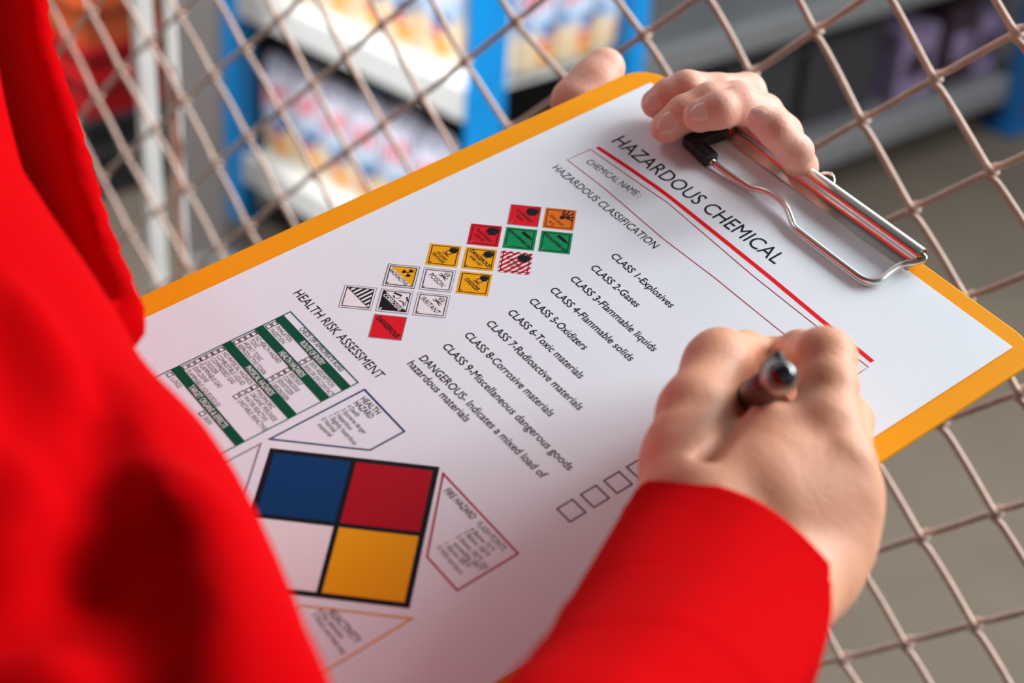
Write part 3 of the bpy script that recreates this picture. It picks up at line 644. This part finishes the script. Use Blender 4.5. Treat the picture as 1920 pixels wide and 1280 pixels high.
for b,s,t in TAB:
    B = pc(*b); E_ = pc(*t); x,y = B[0],B[1]
    polys('tick_box',outline([(x-1.15,y-1.15),(x+1.15,y-1.15),(x+1.15,y+1.15),(x-1.15,y+1.15)],.35),M_ink,tab)
    text(s,x+2.1,y-1.0,max(E_[0],x+4),y-1.0,1.9,M_ink,tab)

# fire diamond and the four notes round it ---------------------------------------------------
cx,cy,hd = 128.1,-252.8,43.0
D4 = poly('fire_diamond',[(cx,cy+hd),(cx-hd,cy),(cx,cy-hd),(cx+hd,cy)],M_ink); D4['label'] = 'black-framed diamond of four coloured squares'
g_ = 1.35; e_ = hd-2.9; q = (e_-g_)/2
for (ux,uy),m,l in (((0,1),M_crim,'red square'),((-1,0),M_blue_ink,'blue square'),((1,0),M_lye,'yellow square'),((0,-1),M_white_ink,'white square')):
    ccx,ccy = cx+ux*(g_+q),cy+uy*(g_+q)
    o = poly('hazard_square',[(ccx,ccy+q),(ccx-q,ccy),(ccx,ccy-q),(ccx+q,ccy)],m,D4,Z0+.05); o['label'] = l
def kite(pts,m,lab):
    o = polys('note_outline',outline(pts,.75),m); o['label'] = lab; return o
k1 = kite([(81,-209.8),(107.4,-209.8),(107.4,-225.2),(81,-251.6)],M_blue_ink,'blue outline of the health note')
k2 = kite([(148.6,-209.8),(175.2,-209.8),(175.2,-251.6),(148.6,-225.2)],M_crim,'red outline of the fire note')
k2v = [(830,884.4),(972.5,1038),(857,1109.4),(798.9,1043.8)]
bpy.data.objects.remove(k2)
k2 = kite([(130.4,-210.2),(175,-210.6),(175,-236.5),(157.3,-236.5)],M_crim,'red outline of the fire note')
k3 = kite([(175.2,-253.6),(175.2,-295),(148.8,-295),(148.8,-280)],mat('ochre_ink',srgb(224,160,20),.6),'yellow outline of the reactivity note')
k4 = kite([(81,-253.6),(107.4,-280),(107.4,-295),(81,-295)],M_grey_ink,'grey outline of the fourth note')
for s,a,b,cap,bo in (('HEALTH',(1475,812),(1585,915),2.5,.015),('HAZARD',(1430,840),(1540,942),2.5,.015),('4 Deadly',(1385,862),(1458,930),1.95,.005),('3 Extreme danger',(1345,885),(1500,1045),1.95,.005),('2 Hazardous',(1300,905),(1408,1018),1.95,.005),('1 Slightly hazardous',(1262,928),(1435,1118),1.95,.005),('0 Normal',(1215,945),(1298,1032),1.95,.005),('material',(1190,985),(1272,1063),1.95,.005)):
    A = pc(*a);B = pc(*b); text(s,A[0],A[1],B[0],B[1],cap,M_ink,k1,bold=bo)
def pf(x,y): return P(440+x*.375,800+y*.375,Z0)
for s,a,b,cap,bo,kk in (('FIRE HAZARD',(1045,322),(1184,464),2.7,.015,k2),('FLASH POINTS',(1206,488),(1338,622),2.4,.0,k2),('4 Below 73°F',(1172,515),(1285,625),1.95,.005,k2),('3 Below 100°F',(1142,530),(1258,650),1.95,.005,k2),('2 Above 100°F, not',(1106,550),(1258,712),1.95,.005,k2),('exceeding 200°F',(1090,588),(1225,722),1.95,.005,k2),('1 Above 200°F',(1044,590),(1160,708),1.95,.005,k2),('0 Will not burn',(1008,605),(1125,738),1.95,.005,k2),
    ('REACTIVITY',(465,930),(605,1085),2.7,.015,k3),('4 May detonate',(412,920),(530,1058),1.95,.005,k3),('3 Shock and heat may',(385,940),(540,1140),1.95,.005,k3)):
    A = pf(*a);B = pf(*b); text(s,A[0],A[1],B[0],B[1],cap,M_ink,kk,bold=bo)
bpy.data.objects.remove(TO)

# ------------------------------------------------------------------ pen
pe = P(1468,702,92); pn = P(1368,772,6)
pen = empty('pen',M=MB); ax = (pn-pe); LP = np.linalg.norm(ax); ax /= LP
tag(pen,'dark glossy pen held in the writing hand','pen')
def along(t): return pe+ax*t
def ptube(ts,rs,m,name,seg=28): 
    V,F = tube([along(t) for t in ts],rs,seg); return mesh(name,V,F,m,pen,True,mm)
ptube([9,60,100],[5.0,5.2,5.2],M_pen,'barrel')
ptube([-3.2,-3.0,-2.3,-1,1,3.6,4],[.3,1.6,2.9,3.9,4.7,5.1,5.0],M_gloss,'end_cap'); ptube([3.6,4,5.2,5.6],[5.0,5.35,5.35,5.0],M_chrome,'ring'); ptube([5.4,5.8,9.5,10],[5.0,5.3,5.3,4.9],M_black,'collar')
ptube([100,108,116,LP-1,LP],[5.3,4.6,2.6,.8,.35],M_chrome,'tip')
cl = np.cross(ax,[0,0,1.]); cl /= np.linalg.norm(cl); cu = -np.cross(cl,ax)
if (BW@cu)[2] < 0: cu = -cu
V,F = tube([along(5)+cu*4.5,along(6)+cu*6.6,along(12)+cu*7.2,along(34)+cu*6.6,along(36)+cu*5.6],[1.5,1.6,1.5,1.3,1.0],8); mesh('pocket_clip',V,F,M_black,pen,True,mm)

# ------------------------------------------------------------------ person
person = empty('person',M=MB)
tag(person,'person in a red jacket holding the clipboard and writing with a pen','person')
H = .9
# writing hand -----------------------------------------------------------------------------
mcp = {'i':P(1552,800,54),'m':P(1576,868,52),'r':P(1584,945,43),'p':P(1578,1020,34)}
wr = P(1360,1010,42); wr2 = P(1490,1095,34); we = P(1180,1450,100)
def hand_field(pts,pad,h=H):
    A = np.array(pts); return Field(A.min(0)-pad,A.max(0)+pad,h)
allp = [wr,wr2,P(1230,1400,100),P(1265,700,30),P(1348,672,40),P(1425,672,20),P(1640,800,30)]+list(mcp.values())
hf = hand_field(allp,26)
palm = hf
for k,r1,r2 in (('i',17,9.8),('m',17,10.5),('r',16,10),('p',15,9.5)):
    b0 = wr*.7+wr2*.3 if k in 'im' else wr*.25+wr2*.75
    palm.cap(b0,mcp[k],r1,r2,9)
palm.cap(P(1430,930,50),P(1560,930,40),16,14,9); palm.cap(P(1540,940,32),P(1528,1070,30),15,14,10)
palm.cap(P(1330,960,50),P(1450,870,52),15,12,8); palm.cap(P(1345,905,50),P(1440,800,55),8,7.5,4)             # flesh between thumb and index
palm.cap(P(1385,850,50),P(1520,805,54),8.5,8.5,8); palm.cap(P(1360,800,34),P(1440,775,40),8.5,8.5,4)
palm.cap(wr,we,15,20,8); palm.cap(wr2,P(1400,1200,62),15,17,8)
palm.cap(P(1295,960,50),P(1288,860,46),17,14.0,9)             # ball of the thumb
palm.cap(P(1372,772,58),P(1322,868,62),1.5,2.5,7,'s')
th = [(P(1288,870,47),13.6),(P(1306,775,46),12.0),(P(1345,685,42),10.8),(P(1352,676,41),10.6)]
palm.chain(th,6)
palm.cap(P(1352,674,41),P(1400,664,28),10.0,8.2,2.5); palm.cap(P(1400,664,28),P(1428,668,18),8.2,6.6,2)
ff = palm.like()
ff.chain([(mcp['i'],10.0),(P(1553,725,57),9.0),(P(1548,672,57),9.6),(P(1543,668,54),9.4)],4)
ff.chain([(P(1543,670,54),9.2),(P(1500,662,34),7.8),(P(1452,668,16),6.6)],3)
palm.merge(ff,5)
f2 = palm.like(); f2.chain([(mcp['m'],10.0),(P(1586,790,30),9.0),(P(1520,745,18),8.2),(P(1470,745,9.5),7.0)],3); palm.merge(f2,2.5)
f3 = palm.like(); f3.chain([(mcp['r'],9.8),(P(1588,862,26),9.0),(P(1530,830,9.5),7.8),(P(1480,830,8.5),6.8)],3); palm.merge(f3,2.5)
f4 = palm.like(); f4.chain([(mcp['p'],9.4),(P(1580,950,20),8.4),(P(1520,910,9),7.2),(P(1480,905,8),6.2)],3); palm.merge(f4,2.5)
for k in 'imrp':                                            # knuckles and tendons
    d = (wr*.5+wr2*.5)-mcp[k]; dn = np.array([0,0,1.])
    palm.cap(mcp[k]+[0,0,8]+d*.05,mcp[k]+d*.6+[0,0,9.5],1.8,1.4,5)

# gap for the pen
palm.cap(P(1395,772,30),P(1450,730,28),9,9,5); palm.chain([(pe-ax*4,5.6),(pe+ax*40,5.2),(pe+ax*70,4.6)],1.2,'s')
VR,FR_ = palm.net(); VR = relax(VR,FR_,2)
# holding hand -----------------------------------------------------------------------------
LH = 0.8
t_ = [P(1120,185,-22),P(1160,100,-4),P(1220,195,8),P(1520,330,-20),np.array([120,-60,-62]),np.array([-30,-10,-20]),np.array([60,40,24])]
lf = hand_field(t_,24,LH)
LM = {'i':np.array([66,17,-16.]),'m':np.array([76,17,-14.]),'r':np.array([86,15,-16.]),'p':np.array([92,9,-22.])}
wL = np.array([112,-52,-52.]); wL2 = np.array([100,-60,-50.])
for k in 'imrp': lf.cap(wL,LM[k],15,9.5,8)
lf.cap(wL,np.array([140,-110,-66]),22,25,8); lf.cap(np.array([96,-10,-32]),np.array([60,-20,-30]),14,12,8)
lf.chain([(np.array([92,-40,-44]),16),(np.array([50,-32,-26.]),13),(np.array([16,-26,-17]),11),(P(1080,190,-17),10.4),(P(1112,156,-13),10.2),(P(1134,128,-10),9.6)],6)
def finger(P_,k=1.6):
    f = lf.like(); f.chain(P_,2.2); lf.merge(f,k)
finger([(LM['i'],9.2),(P(1400,172,2),8.4),(P(1345,172,10),8.0),(P(1288,166,15),7.8),(P(1256,178,12.5),7.3),(P(1230,194,8.6),6.6)],.8)
finger([(LM['m'],9.2),(P(1432,212,2),8.4),(P(1382,188,15),8.2),(P(1330,190,17),8.0),(P(1283,212,14),7.6),(P(1250,239,9),7.0)],.5)
finger([(LM['r'],9.0),(P(1468,250,0),8.2),(P(1432,214,10),8.2),(P(1386,197,21),8.2),(P(1348,206,23),7.9),(P(1312,217,20.5),7.1)],.2)
finger([(LM['p'],8.4),(P(1500,312,0),7.4),(P(1492,284,20),7.2),(P(1456,246,29),7.0),(P(1428,226,29),6.1)],.2)
VL,FL_ = lf.net(); VL = relax(VL,FL_,2)
# keep the fingers from passing through the board
body_V = np.concatenate([VR,VL]); body_F = np.concatenate([FR_,FL_+len(VR)])
body = mesh('hands',body_V,body_F,M_skin,person,True,mm)
body.data.materials.append(M_skin_lit); body.data.polygons.foreach_set('material_index',[0]*len(FR_)+[1]*len(FL_)); body['label'] = 'writing hand and hand holding the board, tinted paler for stronger light'
def nail(c,d,nrm,L=11,Wd=9,name='fingernail'):
    d = np.array(d,float); d /= np.linalg.norm(d); nrm = np.array(nrm,float); nrm -= (nrm@d)*d; nrm /= np.linalg.norm(nrm); s = np.cross(d,nrm)
    V = [];F = []; nu,nv = 8,8
    for j in range(nv+1):
        t = j/nv; wj = Wd/2*min(1,(1-(max(0,t-.6)/.4)**2*.55))*(.72+.28*min(1,t*3.))
        for i in range(nu+1):
            u = -1+2*i/nu; a = u*1.0; V.append(np.array(c)+d*(L*(t-.5)+ (1-u*u)*L*.07*(1 if t > .5 else -1))+s*wj*math.sin(a)/math.sin(1.0)+nrm*(Wd*.5*(math.cos(a)-1)*.62-.6*(t-.5)**2))
    K2 = len(V); V += [v-nrm*.9 for v in V]
    for j in range(nv):
        for i in range(nu): a = j*(nu+1)+i; F.append((a,a+1,a+nu+2,a+nu+1)); F.append((K2+a,K2+a+nu+1,K2+a+nu+2,K2+a+1))
    return mesh(name,V,F,M_nail,body,True,mm)
CBo = BW.T@(CAM-BO)*1000
def nail_on(a,b,r,up_=(0,0,1),L=11,Wd=9,off=.1,tw=0.):
    a = np.array(a);b = np.array(b); d = b-a; n = (CBo-b)/np.linalg.norm(CBo-b)+.35*np.array([0,0,1.]); n = n-(n@d)/(d@d)*d; n /= np.linalg.norm(n); nail(b-d/np.linalg.norm(d)*L*.15+n*(r+.3),d,n,L,Wd)
nail_on(P(1256,178,12.5),P(1230,194,8.6),6.8,(-.45,.45,1),9.5,7.6)
nail_on(P(1283,212,14),P(1250,239,9),7.2,(-.45,.35,1),10.5,8.4)
nail_on(P(1348,206,23),P(1312,217,20.5),7.3,(-.35,.9,1),10,7.6)
nail_on(P(1456,246,29),P(1428,226,29),6.3,(.3,1.,1),8,6.2)

# sleeve of the writing arm -----------------------------------------------------------------
def loft(rings,closed=True):
    n = len(rings[0]); V = [p for r in rings for p in r]; F = []
    for j in range(len(rings)-1):
        for k in range(n): F.append((j*n+k,j*n+(k+1)%n,(j+1)*n+(k+1)%n,(j+1)*n+k))
    return V,F
def top_shape(x): return (1-x**1.5) if x > 0 else max(0,1-abs(x)**2.6)**.55
def sleeve(axis,half,th=1.6,nseg=64,folds=0.,seed=1,low=1.0):
    """axis: (centre, side vector, up vector) stations"""
    rs = np.random.RandomState(seed); ph = rs.rand(6)*6.28; out = [];inn = []
    for j,(c,s,u,t) in enumerate(axis):
        o = [];i_ = []
        for k in range(nseg):
            a = 2*math.pi*k/nseg; f = 1+folds*t*(.5*math.sin(3*a+ph[0]+t*5)+.5*math.sin(2*a-t*9+ph[1]))
            q_ = s*math.copysign(abs(math.cos(a))**.8,math.cos(a))+u*((top_shape(math.cos(a)) if low > 1 else math.sin(a)) if math.sin(a) > 0 else -low*abs(math.sin(a))**.8); o.append(c+q_*f); i_.append(c+q_*(f-th/np.linalg.norm(s)))
        out.append(o); inn.append(i_)
    return loft(out+[])[0:2],out,inn
Ls = [(1183,940,50),(1130,1030,58),(1065,1150,70),(992,1280,86),(900,1440,108),(800,1620,132)]
Rs = [(1556,1056,58),(1560,1150,64),(1538,1220,74),(1503,1290,88),(1440,1450,110),(1370,1630,134)]
NS = 96; Lc = catmull([P(*p) for p in Ls],40); Rc = catmull([P(*p) for p in Rs],40); ln = len(Lc)
arc = np.r_[0,np.cumsum([np.linalg.norm((Lc[k+1]+Rc[k+1]-Lc[k]-Rc[k])/2) for k in range(ln-1)])]
st = []
for j in range(NS):
    d = arc[-1]*j/(NS-1); k = min(np.searchsorted(arc,d),ln-1); k0 = max(k-2,0); k1 = min(k+2,ln-1)
    c_ = (Lc[k]+Rc[k])/2; s_ = (Rc[k]-Lc[k])/2; ax_ = (Lc[k1]+Rc[k1]-Lc[k0]-Rc[k0]); ax_ /= np.linalg.norm(ax_)
    ws = np.linalg.norm(s_); uu = np.cross(s_,ax_); uu /= np.linalg.norm(uu)
    if uu[2] < 0: uu = -uu
    bulge = 1.0
    for dd,am,w_ in ((7.5,-.028,1.1),(9.2,.012,1.2),(60,-.022,2),(64,.016,3),(100,.014,4),(109,-.016,2),(150,.02,8)): bulge += am*math.exp(-((d-dd)/w_)**2)
    st.append((c_,s_*bulge,uu*(15+.11*d)*bulge,min(1,d/160)))
(_,_),outr,innr = sleeve(st,None,folds=.05,low=1.9)
rings = innr[::-1][-12:]+outr        # turned-in cuff edge then the outside
V,F = loft(rings); F.append(tuple(range(len(V)-len(rings[0]),len(V)))); mesh('right_sleeve',V,F,M_red,person,True,mm)
# sleeve of the holding arm, behind the board, to the elbow
c0_ = np.array([150,-128,-72.]); c1_ = np.array([60,-330,-150.])
d = (c1_-c0_); Ld = np.linalg.norm(d); d /= Ld; s0 = np.cross(d,[0,0,1]); s0 /= np.linalg.norm(s0); u0_ = np.cross(s0,d)
st = [(c0_+d*Ld*j/40,s0*(33+10*j/40),u0_*(30+10*j/40),j/40) for j in range(41)]
(_,_),outr,innr = sleeve(st,None,folds=.08,seed=3); V,F = loft(innr[::-1][-8:]+outr); F.append(tuple(range(len(V)-64,len(V)))); mesh('left_sleeve',V,F,M_red,person,True,mm)
# jacket body at the left of the frame -------------------------------------------------------
Minv = BW.T
def J(px,py,dep): return Minv@(at(px,py,dep)-BO)*1000
def edge(px,py,dep,r,nrm):
    n = np.array(nrm,float); n /= np.linalg.norm(n); rp = FPX*r/1000/dep; return J(px-n[0]*rp,py-n[1]*rp,dep)
def CB(x,y,z): return Minv@(c2w(np.array([x,y,z])/1000)-BO)*1000
E1 = [(40,-260,.66,34,(1,-.1)),(70,60,.64,32,(1,-.3)),(118,230,.61,34,(1,-.33)),(162,430,.56,34,(1,-.35)),(212,580,.53,34,(1,-.4))]
E2 = [(-60,-200,.50,60,(1,0)),(-30,200,.50,60,(1,-.5)),(62,400,.475,58,(1,-.6)),(150,540,.46,58,(1,-.6)),(215,680,.45,58,(1,-.6)),(352,800,.43,54,(1,-.75)),(438,930,.41,58,(1,-.5)),(512,1100,.39,60,(1,-.45)),(572,1290,.375,60,(1,-.3)),(640,1550,.36,60,(1,-.3))]
pts = [edge(*e_) for e_ in E1+E2]+[CB(-330,60,260),CB(-60,300,300)]; jf = Field(np.min(pts,0)-[110,110,120],np.max(pts,0)+[90,90,110],3.8)
a = [(edge(*e_),e_[3]) for e_ in E1]; b = [(edge(*e_),e_[3]) for e_ in E2]
fl = jf.like()                                   # loose front edge of the open jacket, a sheet standing off the body
EA = catmull([J(*q) for q in ((30,-260,.575),(72,60,.565),(124,230,.55),(182,430,.52),(236,570,.495),(238,625,.49))],16)
EB = catmull([J(*q) for q in ((-190,-260,.66),(-150,60,.655),(-100,260,.64),(-30,460,.60),(60,610,.56),(110,680,.53))],16)
for p,q in zip(EA,EB): fl.cap(p,q,3.6,6,2)
for p,q in zip(EA[:-1],EA[1:]): fl.cap(p,q,4.4,4.4,2)
nr = jf.like(); nr.chain(b,10)
nr.cap(J(-640,420,.47),J(-440,900,.44),80,96,20); nr.cap(J(-700,760,.42),J(-240,1500,.40),100,96,24)
jf.merge(fl,3); jf.merge(nr,3)
bu = jf.like(); bu.cap(J(-120,700,.385),J(-30,930,.372),30,26,18); jf.merge(bu,9)
bb = jf.like(); bb.cap(J(-160,1420,.345),J(300,1400,.345),34,32,22); bb.cap(J(300,1060,.368),J(350,1400,.35),22,30,22); jf.merge(bb,12)
def surf(px,py):
    for dep in np.arange(.26,.7,.002):
        p = J(px,py,dep); k = np.round((p-jf.lo)/jf.h).astype(int)
        if (k >= 0).all() and (k < jf.n).all() and jf.D[tuple(k)] < 0: return p
    return J(px,py,.45)
def crease(L,k=11):
    q = [(surf(x,y),r) for x,y,r in L]; jf.chain(q,k,'s')
crease([(200,720,2),(194,800,4),(188,900,7),(182,1000,9),(178,1060,8)],9)
crease([(172,1085,8),(90,1112,8),(0,1132,7),(-80,1140,6)],9)
crease([(-60,480,6),(30,640,9),(70,760,6)],18)
crease([(300,1000,1),(250,1120,4),(260,1290,3)],20)
# chest and upper arm of the wearer, below and behind the frame
jf.cap(CB(-360,60,330),CB(-330,330,420),110,130,30); jf.cap(CB(-230,340,330),CB(-70,350,320),80,44,30); jf.cap(CB(-70,330,320),P(1080,1600,122),52,29,20)
VJ,FJ = jf.net(); VJ = relax(VJ,FJ,6)
mesh('jacket_body',VJ,FJ,M_red,person,True,mm)
